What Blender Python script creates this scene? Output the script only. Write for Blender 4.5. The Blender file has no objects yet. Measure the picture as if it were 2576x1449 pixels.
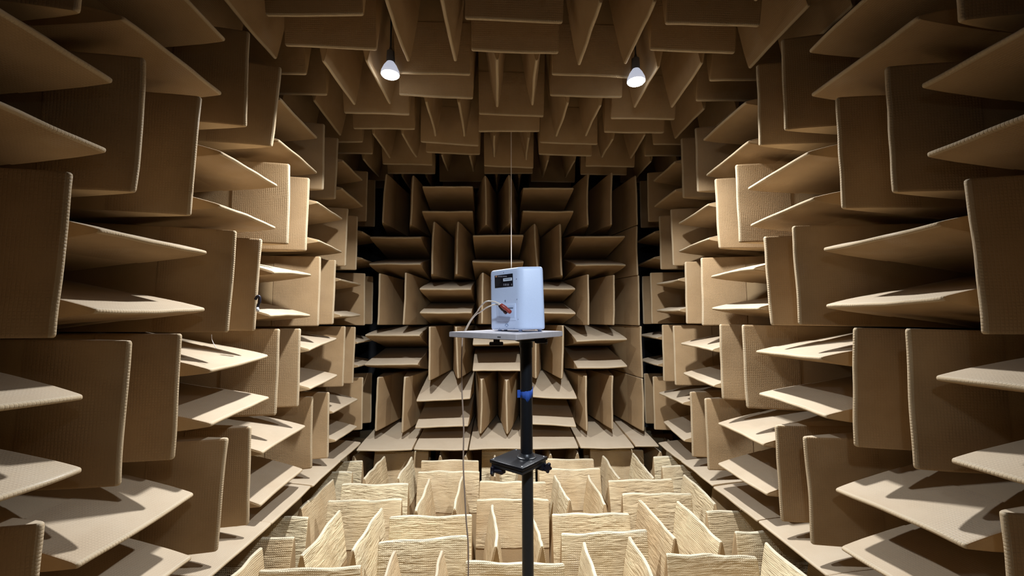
# Anechoic chamber: walls, floor and ceiling clad in fibreglass wedges, a small loudspeaker on a pole stand.
import bpy, bmesh, math, random
from mathutils import Vector, Matrix, Euler
sc = bpy.context.scene
C = sc.collection
S = 0.61                      # one cell of the wedge grid in metres (two feet)
EYE = 4.0525                  # camera height in cells above the hard floor

# ------------------------------------------------------------------ camera
F_PX, YAW, PITCH, ROLL = 1040.05, 0.0294, 0.0725, 0.0030
cam_d = bpy.data.cameras.new('camera'); cam = bpy.data.objects.new('camera', cam_d); C.objects.link(cam)
cam_d.sensor_width = 36.0; cam_d.lens = F_PX / 2576 * 36.0; cam_d.clip_start = 0.02; cam_d.clip_end = 60
fw = Vector((math.sin(YAW)*math.cos(PITCH), math.cos(YAW)*math.cos(PITCH), math.sin(PITCH)))
r0 = Vector((math.cos(YAW), -math.sin(YAW), 0)); u0 = r0.cross(fw)
rr = r0*math.cos(ROLL) - u0*math.sin(ROLL); uu = r0*math.sin(ROLL) + u0*math.cos(ROLL)
m = Matrix((rr, uu, -fw)).transposed().to_4x4(); m.translation = Vector((0, 0, EYE*S))
cam.matrix_world = m
sc.camera = cam

# ------------------------------------------------------------------ world, lamps, exposure
w = bpy.data.worlds.new('world'); sc.world = w; w.use_nodes = True
w.node_tree.nodes['Background'].inputs[0].default_value = (0.0, 0.0, 0.0, 1)
w.node_tree.nodes['Background'].inputs[1].default_value = 0.0
sc.view_settings.view_transform = 'Standard'; sc.view_settings.look = 'None'
sc.view_settings.gamma = 1.0; sc.view_settings.use_curve_mapping = False
sc.view_settings.exposure = 0.0
LAMPS = [  # x, y, z in cells from the camera foot, watts, colour, spread, tilt towards the stand
    (-1.345, 4.92, 2.98, 78.0, (0.95, 0.97, 1.0), 124, 0),
    (1.705, 4.92, 2.935, 78.0, (0.95, 0.97, 1.0), 124, 0),
    (0.35, -0.25, 1.50, 5.0, (0.80, 0.90, 1.0), 84, 58),  # added fill lamp, unseen above the camera, brightens the loudspeaker's back
]

def W(x, y, z):               # cells relative to the camera -> metres
    return Vector((x*S, y*S, (z + EYE)*S))

# ------------------------------------------------------------------ materials
class NT:
    def __init__(s, name):
        s.m = bpy.data.materials.new(name); s.m.use_nodes = True
        s.t = s.m.node_tree; s.b = s.t.nodes['Principled BSDF']
    def n(s, typ, **kw):
        nd = s.t.nodes.new(typ)
        for k, v in kw.items():
            if k.startswith('i_'): nd.inputs[k[2:].replace('_', ' ')].default_value = v
            else: setattr(nd, k, v)
        return nd
    def l(s, a, b): s.t.links.new(a, b)
    def math(s, op, a, b=None, c=None):
        nd = s.n('ShaderNodeMath', operation=op)
        for i, v in enumerate((a, b, c)):
            if v is None: continue
            if isinstance(v, (int, float)): nd.inputs[i].default_value = v
            else: s.l(v, nd.inputs[i])
        return nd.outputs[0]

def simple(name, col, rough=0.6, metal=0.0, spec=0.5, noise=0.0, scale=40, bump=0.0):
    t = NT(name); b = t.b
    b.inputs['Roughness'].default_value = rough; b.inputs['Metallic'].default_value = metal
    b.inputs['Specular IOR Level'].default_value = spec
    tc = t.n('ShaderNodeTexCoord'); nz = t.n('ShaderNodeTexNoise'); nz.inputs['Scale'].default_value = scale
    nz.inputs['Detail'].default_value = 4; t.l(tc.outputs['Object'], nz.inputs['Vector'])
    mx = t.n('ShaderNodeMix', data_type='RGBA')
    mx.inputs['A'].default_value = (*[c*(1-noise) for c in col], 1); mx.inputs['B'].default_value = (*[min(1, c*(1+noise)) for c in col], 1)
    t.l(nz.outputs['Fac'], mx.inputs['Factor']); t.l(mx.outputs['Result'], b.inputs['Base Color'])
    if bump:
        bp = t.n('ShaderNodeBump'); bp.inputs['Strength'].default_value = 0.6; bp.inputs['Distance'].default_value = bump
        t.l(nz.outputs['Fac'], bp.inputs['Height']); t.l(bp.outputs['Normal'], b.inputs['Normal'])
    return t.m

def wedge_material(name, c1, c2, grid, wrinkle, sheen_rough=0.85, spec=0.25):
    """Dusty glass fibre seen through half inch wire mesh; the grid follows the wedge's own axes."""
    t = NT(name); b = t.b
    b.inputs['Roughness'].default_value = sheen_rough; b.inputs['Specular IOR Level'].default_value = spec
    tc = t.n('ShaderNodeTexCoord'); oi = t.n('ShaderNodeObjectInfo')
    off = t.n('ShaderNodeVectorMath', operation='SCALE'); 
    cmb = t.n('ShaderNodeCombineXYZ')
    for i, k in enumerate((37.0, 91.0, 53.0)): t.l(t.math('MULTIPLY', oi.outputs['Random'], k), cmb.inputs[i])
    add = t.n('ShaderNodeVectorMath', operation='ADD'); t.l(tc.outputs['Object'], add.inputs[0]); t.l(cmb.outputs[0], add.inputs[1])
    n1 = t.n('ShaderNodeTexNoise'); n1.inputs['Scale'].default_value = 3.2; n1.inputs['Detail'].default_value = 5; n1.inputs['Roughness'].default_value = 0.6
    t.l(add.outputs[0], n1.inputs['Vector'])
    n2 = t.n('ShaderNodeTexNoise'); n2.inputs['Scale'].default_value = 160; n2.inputs['Detail'].default_value = 3
    t.l(add.outputs[0], n2.inputs['Vector'])
    f = t.math('ADD', t.math('MULTIPLY', n1.outputs['Fac'], 1.1), t.math('MULTIPLY', oi.outputs['Random'], 0.6 if wrinkle else 0.4))
    f = t.math('SUBTRACT', f, 0.35)
    mx = t.n('ShaderNodeMix', data_type='RGBA'); mx.inputs['A'].default_value = (*c1, 1); mx.inputs['B'].default_value = (*c2, 1)
    t.l(f, mx.inputs['Factor'])
    # wire grid
    sep = t.n('ShaderNodeSeparateXYZ')
    wob = t.n('ShaderNodeTexNoise'); wob.inputs['Scale'].default_value = 7; t.l(add.outputs[0], wob.inputs['Vector'])
    wm = t.n('ShaderNodeVectorMath', operation='SCALE'); wm.inputs['Scale'].default_value = 0.02 if wrinkle else 0.008
    t.l(wob.outputs['Color'], wm.inputs[0])
    wa = t.n('ShaderNodeVectorMath', operation='ADD'); t.l(tc.outputs['Object'], wa.inputs[0]); t.l(wm.outputs[0], wa.inputs[1])
    t.l(wa.outputs[0], sep.inputs[0])
    def wire(o, p=0.0127):
        a = t.math('ABSOLUTE', t.math('SINE', t.math('MULTIPLY', o, math.pi/p)))
        return t.math('POWER', t.math('SUBTRACT', 1.0, a), 1.6)
    gx = wire(sep.outputs['X']); gz = wire(sep.outputs['Z'])
    g = t.math('MAXIMUM', t.math('MULTIPLY', gx, 0.8), gz)
    # the mesh presses in more or less from place to place
    n3 = t.n('ShaderNodeTexNoise'); n3.inputs['Scale'].default_value = 6; t.l(add.outputs[0], n3.inputs['Vector'])
    vis = t.n('ShaderNodeMapRange'); vis.inputs['From Min'].default_value = 0.35; vis.inputs['From Max'].default_value = 0.65
    vis.inputs['To Min'].default_value = 0.12; vis.inputs['To Max'].default_value = 1.0
    t.l(n3.outputs['Fac'], vis.inputs['Value'])
    gg = t.math('MULTIPLY', g, vis.outputs[0])
    if grid:
        n5 = t.n('ShaderNodeTexNoise'); n5.inputs['Scale'].default_value = 4.5; n5.inputs['Detail'].default_value = 1; t.l(add.outputs[0], n5.inputs['Vector'])
        gl = t.n('ShaderNodeMapRange'); gl.inputs['From Min'].default_value = 0.52; gl.inputs['From Max'].default_value = 0.66
        t.l(n5.outputs['Fac'], gl.inputs['Value'])
        gw = t.math('MULTIPLY', g, gl.outputs[0])
        t.l(t.math('SUBTRACT', sheen_rough, t.math('MULTIPLY', gw, 0.5)), b.inputs['Roughness'])
        t.l(t.math('ADD', spec, t.math('MULTIPLY', gw, 0.6 if wrinkle else 0.45)), b.inputs['Specular IOR Level'])
    h = t.math('ADD', t.math('MULTIPLY', gg, -grid), t.math('MULTIPLY', n2.outputs['Fac'], 0.35))
    if wrinkle:
        mp = t.n('ShaderNodeMapping'); mp.inputs['Scale'].default_value = (2.4, 2.4, 13.0); t.l(add.outputs[0], mp.inputs['Vector'])
        n4 = t.n('ShaderNodeTexNoise'); n4.inputs['Scale'].default_value = 2.6; n4.inputs['Detail'].default_value = 5; n4.inputs['Distortion'].default_value = 0.8
        t.l(mp.outputs[0], n4.inputs['Vector'])
        n6 = t.n('ShaderNodeTexNoise'); n6.inputs['Scale'].default_value = 3.0; t.l(add.outputs[0], n6.inputs['Vector'])
        wk = t.n('ShaderNodeMapRange'); wk.inputs['From Min'].default_value = 0.42; wk.inputs['From Max'].default_value = 0.6
        wk.inputs['To Min'].default_value = 0.25; t.l(n6.outputs['Fac'], wk.inputs['Value'])
        rs = t.math('ADD', 0.35, oi.outputs['Random'])
        h = t.math('ADD', h, t.math('MULTIPLY', t.math('MULTIPLY', n4.outputs['Fac'], t.math('MULTIPLY', rs, wk.outputs[0])), wrinkle*1.7))
    bp = t.n('ShaderNodeBump'); bp.inputs['Strength'].default_value = 0.85; bp.inputs['Distance'].default_value = 0.003
    t.l(h, bp.inputs['Height']); t.l(bp.outputs['Normal'], b.inputs['Normal'])
    dk = t.n('ShaderNodeMix', data_type='RGBA', blend_type='MULTIPLY'); dk.inputs['B'].default_value = (0.62, 0.52, 0.42, 1)
    t.l(t.math('MULTIPLY', gg, (0.22 if wrinkle else 0.12)), dk.inputs['Factor']); t.l(mx.outputs['Result'], dk.inputs['A'])
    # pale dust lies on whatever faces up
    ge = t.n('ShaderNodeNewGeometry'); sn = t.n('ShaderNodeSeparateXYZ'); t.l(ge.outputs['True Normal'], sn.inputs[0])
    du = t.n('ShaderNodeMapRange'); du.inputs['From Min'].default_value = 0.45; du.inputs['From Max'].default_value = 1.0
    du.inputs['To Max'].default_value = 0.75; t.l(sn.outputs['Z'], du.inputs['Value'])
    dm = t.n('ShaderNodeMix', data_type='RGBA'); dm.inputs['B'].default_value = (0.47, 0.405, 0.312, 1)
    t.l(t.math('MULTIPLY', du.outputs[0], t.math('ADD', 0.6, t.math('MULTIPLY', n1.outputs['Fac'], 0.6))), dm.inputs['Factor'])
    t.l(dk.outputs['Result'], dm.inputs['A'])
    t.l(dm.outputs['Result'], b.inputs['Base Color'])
    return t.m

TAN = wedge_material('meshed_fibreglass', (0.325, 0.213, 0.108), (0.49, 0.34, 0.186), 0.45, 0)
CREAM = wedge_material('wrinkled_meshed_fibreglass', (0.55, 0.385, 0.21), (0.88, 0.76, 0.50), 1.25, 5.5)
EDGE = wedge_material('lit_folded_mesh_edge', (0.42, 0.32, 0.195), (0.60, 0.48, 0.32), 0.7, 0)  # frayed pale tip cloth, with light caught from the room put into its colour
EDGEF = wedge_material('lit_wrinkled_folded_edge', (0.68, 0.58, 0.38), (0.86, 0.78, 0.57), 1.5, 3.0)  # floor tips, with the same caught light put into the colour
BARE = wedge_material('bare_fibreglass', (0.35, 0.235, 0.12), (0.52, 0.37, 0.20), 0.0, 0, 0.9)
WALLM = simple('charcoal_lining', (0.035, 0.036, 0.04), 0.95, noise=0.2, scale=6, spec=0.1)
BLACK = simple('black_powder_coat', (0.012, 0.013, 0.016), 0.33, noise=0.3, scale=200, spec=0.5)
BLACKM = simple('black_satin_metal', (0.03, 0.032, 0.036), 0.36, noise=0.25, scale=120, spec=0.6)
KNOBM = simple('dark_plastic', (0.012, 0.010, 0.02), 0.4, noise=0.2)
STEEL = simple('bright_steel', (0.75, 0.76, 0.78), 0.22, 1.0, noise=0.1)
WHITEP = simple('white_cabinet_paint', (0.60, 0.70, 0.92), 0.42, noise=0.04, scale=300, bump=0.0003)
GREYP = simple('pale_grey_plastic', (0.50, 0.60, 0.82), 0.4, noise=0.05)
BOARDM = simple('painted_plywood', (0.62, 0.59, 0.62), 0.6, noise=0.12, scale=60, bump=0.0005)
TAPEM = simple('blue_masking_tape', (0.03, 0.11, 0.52), 0.7, noise=0.2, scale=80, bump=0.0008)
LABELM = simple('black_label', (0.006, 0.007, 0.012), 0.4, noise=0.2)
STICKM = simple('white_sticker', (0.72, 0.80, 0.92), 0.5, noise=0.05)
PRINTM = simple('grey_print', (0.22, 0.21, 0.24), 0.5)
FAINTM = simple('faint_print', (0.045, 0.045, 0.052), 0.5)
ORANGEM = simple('orange_print', (0.55, 0.30, 0.18), 0.5)
INKM = simple('dark_ink', (0.12, 0.16, 0.24), 0.5)
REDM = simple('red_plug_plastic', (0.30, 0.035, 0.022), 0.38, noise=0.15)
DARKPLUG = simple('black_plug_plastic', (0.05, 0.012, 0.015), 0.38, noise=0.15)
WIREM = simple('beige_cable_jacket', (0.55, 0.42, 0.33), 0.4, noise=0.1)
CLEARM = simple('pale_wire_jacket', (0.80, 0.72, 0.62), 0.35, noise=0.1)
CORDM = simple('dark_cord', (0.02, 0.018, 0.018), 0.6)
STRINGM = simple('pale_string', (0.75, 0.68, 0.62), 0.6)
SOCKM = simple('lamp_socket', (0.10, 0.10, 0.11), 0.5)

def emit(name, col, strength):
    t = NT(name); b = t.b
    b.inputs['Base Color'].default_value = (0.8, 0.8, 0.8, 1)
    b.inputs['Emission Color'].default_value = (*col, 1); b.inputs['Emission Strength'].default_value = strength
    return t.m

# ------------------------------------------------------------------ object helpers
def link(o, parent=None):
    C.objects.link(o)
    if parent is not None: o.parent = parent
    return o

def tag(o, label=None, cat=None, group=None, kind=None):
    if label: o['label'] = label
    if cat: o['category'] = cat
    if group: o['group'] = group
    if kind: o['kind'] = kind
    return o

def mesh_obj(name, verts, faces, mats, mi=None, parent=None, smooth=False):
    me = bpy.data.meshes.new(name); me.from_pydata(verts, [], faces)
    for mm in (mats if isinstance(mats, (list, tuple)) else [mats]): me.materials.append(mm)
    if mi: me.polygons.foreach_set('material_index', mi)
    if smooth: me.polygons.foreach_set('use_smooth', [True]*len(me.polygons))
    me.update()
    return link(bpy.data.objects.new(name, me), parent)

def bm_obj(name, bm, mats, parent=None, smooth=False, angle=None):
    me = bpy.data.meshes.new(name); bm.normal_update(); bm.to_mesh(me); bm.free()
    for mm in (mats if isinstance(mats, (list, tuple)) else [mats]): me.materials.append(mm)
    if smooth or angle:
        me.polygons.foreach_set('use_smooth', [True]*len(me.polygons))
        if angle: me.set_sharp_from_angle(angle=math.radians(angle))
    return link(bpy.data.objects.new(name, me), parent)

def empty(name, loc, rot=(0, 0, 0)):
    o = bpy.data.objects.new(name, None); o.empty_display_size = 0.1; o.location = loc; o.rotation_euler = rot
    return link(o)

def add_box(bm, c, s, rotz=0, bevel=0.0, seg=2, rot=None):
    r = bmesh.ops.create_cube(bm, size=1)
    vs = r['verts']
    M = Matrix.Translation(c) @ (rot.to_4x4() if rot else Matrix.Rotation(rotz, 4, 'Z')) @ Matrix.Diagonal((*s, 1))
    bmesh.ops.transform(bm, matrix=M, verts=vs)
    if bevel:
        es = list({e for v in vs for e in v.link_edges})
        bmesh.ops.bevel(bm, geom=es, offset=bevel, segments=seg, affect='EDGES', profile=0.5)

def add_cyl(bm, a, b, r1, r2=None, seg=24):
    a = Vector(a); b = Vector(b); r2 = r1 if r2 is None else r2
    q = (b-a).to_track_quat('Z', 'Y')
    M = Matrix.Translation((a+b)/2) @ q.to_matrix().to_4x4()
    bmesh.ops.create_cone(bm, cap_ends=True, segments=seg, radius1=r1, radius2=r2, depth=(b-a).length, matrix=M)

def lathe(bm, prof, M=None, seg=32):
    rings = []
    for r, z in prof:
        rings.append([bm.verts.new((M or Matrix()) @ Vector((r*math.cos(2*math.pi*i/seg), r*math.sin(2*math.pi*i/seg), z))) for i in range(seg)])
    for a, b in zip(rings, rings[1:]):
        for i in range(seg): bm.faces.new((a[i], a[(i+1) % seg], b[(i+1) % seg], b[i]))
    bm.faces.new(list(reversed(rings[0]))); bm.faces.new(rings[-1])

def add_tube(bm, pts, rad, seg=10):
    pts = [Vector(p) for p in pts]
    # Catmull-Rom refine
    P = []
    for i in range(len(pts)-1):
        p0 = pts[max(i-1, 0)]; p1 = pts[i]; p2 = pts[i+1]; p3 = pts[min(i+2, len(pts)-1)]
        for k in range(8):
            t = k/8
            P.append(0.5*((2*p1)+(-p0+p2)*t+(2*p0-5*p1+4*p2-p3)*t*t+(-p0+3*p1-3*p2+p3)*t**3))
    P.append(pts[-1])
    rings = []; up = Vector((0.13, 0.31, 0.94))
    for i, p in enumerate(P):
        d = (P[min(i+1, len(P)-1)]-P[max(i-1, 0)]).normalized()
        x = d.cross(up if abs(d.dot(up)) < 0.95 else Vector((1, 0, 0))).normalized(); y = d.cross(x)
        if rings:
            px = rings[-1][1]; x = (px - d*px.dot(d)).normalized(); y = d.cross(x)
        rings.append(([bm.verts.new(p + rad*(math.cos(2*math.pi*k/seg)*x+math.sin(2*math.pi*k/seg)*y)) for k in range(seg)], x))
    for (a, _), (b, _) in zip(rings, rings[1:]):
        for k in range(seg): bm.faces.new((a[k], b[k], b[(k+1) % seg], a[(k+1) % seg]))
    bm.faces.new(rings[0][0]); bm.faces.new(list(reversed(rings[-1][0])))

# ------------------------------------------------------------------ room shell
XL, XR, DB, ZC, ZF = 2.579, 2.929, 7.981, 2.993, -2.4525
DEEP = 1.6                                   # wedge length in cells, tip to back
X0, X1 = -4.42, 4.74
Y0, Y1 = -3.4, 9.80
Z0, Z1 = -EYE, ZC+DEEP+0.02
def shell(name, a, b):
    bm = bmesh.new(); c = (W(*a)+W(*b))/2; d = W(*b)-W(*a)
    add_box(bm, c, d); o = bm_obj(name, bm, WALLM); o['kind'] = 'structure'; return o
TH = 0.25
shell('floor', (X0-TH, Y0-TH, Z0-TH), (X1+TH, Y1+TH, Z0))
shell('ceiling', (X0-TH, Y0-TH, Z1), (X1+TH, Y1+TH, Z1+TH))
shell('wall_left', (X0-TH, Y0, Z0), (X0, Y1, Z1))
shell('wall_right', (X1, Y0, Z0), (X1+TH, Y1, Z1))
shell('wall_back', (X0-TH, Y1, Z0), (X1+TH, Y1+TH, Z1))
shell('wall_front', (X0-TH, Y0-TH, Z0), (X1+TH, Y0, Z1))

# ------------------------------------------------------------------ wedges
# Measured departures of single wedges from the regular grid: wall+direction,row,column,side, then the
# shift of each tip corner (x y z, hundredths of a cell).
TABLE = ("LV,0,1,1,0,0,0,1,2,0;LV,1,2,-1,-2,-2,1,-1,-2,2;LV,1,2,1,-1,0,-3,2,1,2;LV,2,3,-1,7,6,1,6,5,0;LV,2,3,1,6,5,1,10,10,-3;LV,0,3,-1,1,1,-2,3,4,-3;"
 "LV,0,3,1,-1,-1,-2,1,1,-2;LV,1,4,-1,3,2,0,2,1,0;LV,1,4,1,2,2,0,3,2,0;LV,0,5,-1,0,0,0,0,0,1;LV,0,5,1,1,0,2,2,0,3;LV,-1,2,-1,0,-2,-2,0,0,-3;"
 "LV,-1,2,1,-2,-2,-1,-2,-2,0;LV,-1,4,-1,-2,-2,-1,-2,-1,0;LV,-1,4,1,0,-1,-2,-1,0,-1;LV,-1,6,-1,0,0,-1,1,0,-1;LV,-1,6,1,-1,-1,-4,1,0,-3;"
 "LV,-2,3,-1,1,1,0,4,4,1;LV,-2,3,1,0,0,0,-1,-1,0;LV,-2,5,-1,-3,-1,4,-4,-2,3;LV,-2,5,1,-1,0,1,-2,-1,0;LV,-2,7,-1,0,1,3,0,0,1;LV,-2,7,1,1,2,6,1,1,3;"
 "RV,0,1,1,0,1,0,-1,3,-2;RV,1,2,-1,0,0,3,0,-1,1;RV,1,2,1,1,-2,4,1,-3,3;RV,2,3,-1,-4,5,0,-3,5,-3;RV,2,3,1,-2,0,3,0,1,-1;RV,1,4,-1,0,-1,2,0,0,1;"
 "RV,1,4,1,1,-1,3,0,0,0;RV,0,3,-1,-2,2,4,-3,3,2;RV,0,3,1,1,-1,2,-1,1,1;RV,0,5,-1,0,0,-1,1,-1,-1;RV,0,5,1,-1,0,1,0,0,0;RV,-1,2,1,1,0,5,3,-4,3;"
 "RV,-1,2,-1,1,0,3,1,-1,4;RV,-1,4,-1,1,0,3,0,0,3;RV,-1,4,1,-1,2,5,-1,1,3;RV,-2,3,-1,-2,1,-1,-3,3,-2;RV,-2,3,1,1,-2,-2,0,-1,-3;"
 "RV,-2,5,-1,0,-2,-7,-1,-1,-7;RV,-2,5,1,1,-1,-2,1,-1,-3;RV,2,5,-1,0,1,-3,1,2,-5;RV,2,5,1,0,-1,2,0,-1,1;RV,1,6,-1,2,-1,-1,1,0,-2;BV,1,-1,-1,0,0,-1,3,0,5;"
 "BV,1,-1,1,-2,0,-1,0,-1,4;BV,1,1,-1,5,0,-1,-1,0,0;BV,1,1,1,2,0,-5,0,0,0;BV,2,0,-1,4,1,-5,2,1,-4;BV,2,-2,-1,3,1,0,8,2,-1;BV,2,-2,1,8,2,-5,11,3,-6;"
 "BV,2,2,1,1,0,-2,4,-2,4;BV,2,2,-1,4,0,-3,6,-1,0;BV,0,-2,-1,-2,0,2,-1,0,2;BV,0,-2,1,-3,0,2,0,0,4;BV,0,0,-1,-4,0,4,-2,0,5;BV,0,2,-1,2,0,0,3,0,0;"
 "BV,0,2,1,2,0,0,4,-1,-1;BV,-1,-1,-1,-3,-1,-4,-4,0,-1;BV,-1,-1,1,2,0,0,-3,0,-1;BV,-1,1,1,0,0,-2,3,0,1;BV,-2,-2,-1,-2,0,4,0,1,8;BV,-2,-2,1,-2,0,0,1,1,4;"
 "BV,-2,0,-1,-6,-1,-3,-4,0,-1;BV,-2,0,1,-5,-3,-13,-6,-1,-6;BV,-2,2,-1,-4,0,-1,-4,1,8;BV,-2,2,1,-4,1,2,-2,1,5;LH,0,2,1,-2,-2,-6,-2,-1,-5;"
 "LH,0,2,-1,-1,-1,-9,-1,-1,-6;LH,0,4,1,1,2,-11,-1,0,-4;LH,0,4,-1,0,0,-11,0,0,-10;LH,0,6,1,0,0,-1,0,0,-1;LH,0,6,-1,2,1,-10,1,0,-8;"
 "LH,1,3,1,2,6,-11,1,4,-10;LH,1,3,-1,3,6,-11,1,3,-10;LH,1,5,1,3,2,-1,1,1,-1;LH,1,5,-1,6,5,-6,1,2,-6;LH,1,1,1,0,1,-2,-1,1,-4;LH,1,1,-1,0,0,-2,-1,0,-3;"
 "LH,-1,1,1,-1,-2,-7,-1,-4,-12;LH,-1,1,-1,0,-1,-4,0,-2,-7;LH,-1,3,1,3,2,-9,0,0,-5;LH,-1,3,-1,5,4,-7,2,1,-2;LH,-1,5,1,0,-1,-6,-2,-1,4;"
 "LH,-1,5,-1,2,0,-9,0,0,-4;LH,-1,7,1,-3,-2,-8,-3,-2,-7;LH,-2,2,1,1,-6,-14,-1,-5,-12;LH,-2,2,-1,0,-5,-8,0,-8,-14;LH,-2,4,1,-1,-4,-10,-1,-2,-7;"
 "LH,-2,4,-1,-1,-8,-16,-2,-6,-13;LH,-2,6,1,-4,-5,-11,0,-2,-10;LH,-2,6,-1,0,-1,-6,0,-2,-9;LH,2,2,1,1,2,-2,2,4,-3;LH,2,2,-1,-1,4,-7,1,5,-6;"
 "LH,2,4,1,0,3,-5,0,4,-8;LH,2,4,-1,0,3,-6,1,4,-9;RH,0,2,1,2,-3,-1,2,-2,-2;RH,0,2,-1,2,-2,-2,1,-2,-4;RH,0,4,1,1,0,-7,2,0,-7;RH,0,4,-1,3,-3,-4,1,-1,-2;"
 "RH,1,1,1,0,1,-2,0,1,-3;RH,1,1,-1,0,0,-2,0,1,-3;RH,1,3,1,-2,6,-9,0,4,-12;RH,1,3,-1,-1,2,-4,0,2,-7;RH,1,5,1,2,0,-4,3,0,-8;RH,1,5,-1,1,0,-3,2,0,-5;"
 "RH,2,2,1,2,2,-6,3,3,-9;RH,2,2,-1,2,0,-3,1,1,-4;RH,2,4,1,2,2,-6,0,4,-8;RH,2,4,-1,2,1,-6,2,3,-11;RH,-1,1,1,-2,2,-3,-3,4,-4;RH,-1,1,-1,-1,0,-4,-1,0,-7;"
 "RH,-1,3,1,-2,2,-1,-1,1,-3;RH,-1,3,-1,-1,1,-3,0,0,-1;RH,-1,5,1,0,-1,-9,0,0,-6;RH,-1,5,-1,0,-2,-8,2,-2,-4;RH,-2,2,1,2,-9,-9,-1,-5,-14;"
 "RH,-2,2,-1,1,-5,-8,1,-8,-13;RH,-2,4,1,1,-3,-6,2,-4,-7;RH,-2,4,-1,2,-6,-10,0,-4,-11;RH,-2,6,-1,0,-3,-10,6,-5,-5;BH,1,0,1,3,0,0,3,0,1;"
 "BH,1,0,-1,2,0,-1,3,0,-2;BH,2,-1,1,9,2,-2,10,1,-2;BH,2,-1,-1,4,1,-2,7,1,-2;BH,2,1,1,2,1,-4,3,0,-4;BH,2,1,-1,1,0,-1,2,0,-1;BH,1,-2,1,7,2,-3,8,2,-3;"
 "BH,1,-2,-1,3,1,-6,5,1,-6;BH,1,2,1,2,0,-1,6,-1,0;BH,1,2,-1,5,0,-8,8,-1,-8;BH,0,-1,1,1,0,-4,1,0,-4;BH,0,-1,-1,2,0,0,2,0,0;BH,0,1,1,3,0,-2,5,0,-4;"
 "BH,0,1,-1,2,0,-1,4,0,-2;BH,-1,-2,1,-1,0,8,4,1,7;BH,-1,-2,-1,-1,0,2,1,0,2;BH,-1,0,1,6,0,-10,3,0,-6;BH,-1,0,-1,10,0,-10,-5,-1,-10;"
 "BH,-1,2,1,3,-1,-5,3,-1,-2;BH,-1,2,-1,4,-1,-6,2,-1,-4;BH,-2,-1,1,-2,-2,-15,0,-2,-11;BH,-2,-1,-1,-4,-3,-15,-4,-2,-12;BH,-2,1,1,2,-1,-8,4,-2,-13;"
 "BH,-2,1,-1,0,-2,-10,1,-3,-16;CX,0,-2,-1,1,2,-1,-2,0,0;CX,0,-2,1,-7,-2,-1,-10,0,-3;CX,0,0,-1,-3,1,-1,-4,3,-2;CX,0,0,1,0,1,-1,-1,2,-2;"
 "CX,0,2,-1,0,2,-2,-1,3,-2;CX,0,2,1,1,-2,1,0,0,0;CY,0,-1,-1,0,0,0,0,0,0;CY,0,-1,1,3,0,0,6,0,1;CY,0,1,-1,3,1,-1,1,1,-1;CY,0,1,1,5,-1,-1,6,-1,0;"
 "CX,1,-1,-1,10,1,2,-7,-1,0;CX,1,-1,1,-6,-2,0,-8,1,-2;CX,1,1,-1,-5,-1,2,-8,2,1;CX,1,1,1,0,-2,2,0,-1,1;CY,1,0,-1,4,-3,3,3,1,-1;CY,1,0,1,1,-3,3,4,-1,1;"
 "CY,1,-2,-1,1,0,0,3,1,0;CY,1,-2,1,2,-1,1,3,0,1;CY,1,2,-1,-3,1,0,0,0,0;CY,1,2,1,-1,-2,3,4,-2,0;CX,2,-2,-1,4,1,1,0,0,-1;CX,2,-2,1,0,0,0,-2,0,0;"
 "CX,2,0,-1,1,-1,1,-2,1,-1;CX,2,0,1,-2,1,-2,-5,1,-1;CX,2,2,-1,-2,2,-2,-4,3,-2;CX,2,2,1,0,1,-1,-1,1,-1;CY,2,-1,-1,3,-2,4,1,0,0;CY,2,-1,1,0,-3,4,-1,0,0;"
 "CY,2,1,-1,4,-4,5,1,-1,1;CY,2,1,1,1,-2,2,1,-1,2;CX,3,-1,-1,-8,-2,1,-12,2,-4;CX,3,-1,1,-3,-2,3,-5,0,0;CX,3,1,-1,1,-1,2,2,0,0;CX,3,1,1,4,-1,1,3,0,-1;"
 "CY,3,0,-1,-2,-1,2,-3,-2,4;CY,3,0,1,6,0,-1,8,0,0;CY,3,2,1,0,-3,5,8,-4,3;CY,3,2,-1,-3,1,-1,2,-3,5;CY,3,-2,-1,-1,-2,3,0,-1,1;CY,3,-2,1,-3,-3,3,0,-1,3;"
 "CX,4,-2,-1,4,1,0,1,1,-1;CX,4,-2,1,0,1,-1,-1,0,-1;CX,4,0,-1,1,1,-2,-1,2,-5;CX,4,2,-1,1,0,-1,0,1,-2;CY,4,-1,-1,-2,-4,7,-3,-7,12;CY,4,-1,1,1,-3,6,1,-6,11;"
 "CY,0,-3,1,-1,0,0,-2,-1,0;CY,0,3,-1,4,-1,-2,6,-1,-3;CX,1,-3,-1,-3,0,-1,-4,-1,-2;CX,1,-3,1,0,0,0,1,0,0;CX,1,3,-1,-3,2,-1,-2,1,0;CX,1,3,1,2,0,-2,1,0,-1;"
 "CY,2,-3,1,-2,-4,4,-4,-1,-1;CY,2,3,-1,2,-1,0,2,0,0;FX,4,-2,-1,3,2,1,5,1,0;FX,4,2,-1,2,0,0,3,-1,-1;FX,4,0,-1,0,1,2,0,0,1;FY,3,-2,-1,-1,0,0,3,1,1;"
 "FY,3,-2,1,1,0,-1,2,0,-1;FX,3,-1,1,-2,0,1,-2,0,0;FX,3,-1,-1,2,0,0,2,0,-1;FX,3,1,1,-1,0,0,-2,0,-1;FX,3,1,-1,-6,1,1,-2,1,0;FY,3,2,-1,-4,-2,-5,-4,0,-2;"
 "FY,3,2,1,-1,-3,-5,1,0,2;FX,2,-2,1,0,0,1,-1,0,0;FX,2,-2,-1,0,0,-1,1,0,-1;FX,2,0,1,4,1,2,7,-1,0;FX,2,0,-1,2,-1,-2,2,-2,-3;FX,2,2,1,-3,1,1,-4,2,1;"
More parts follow.
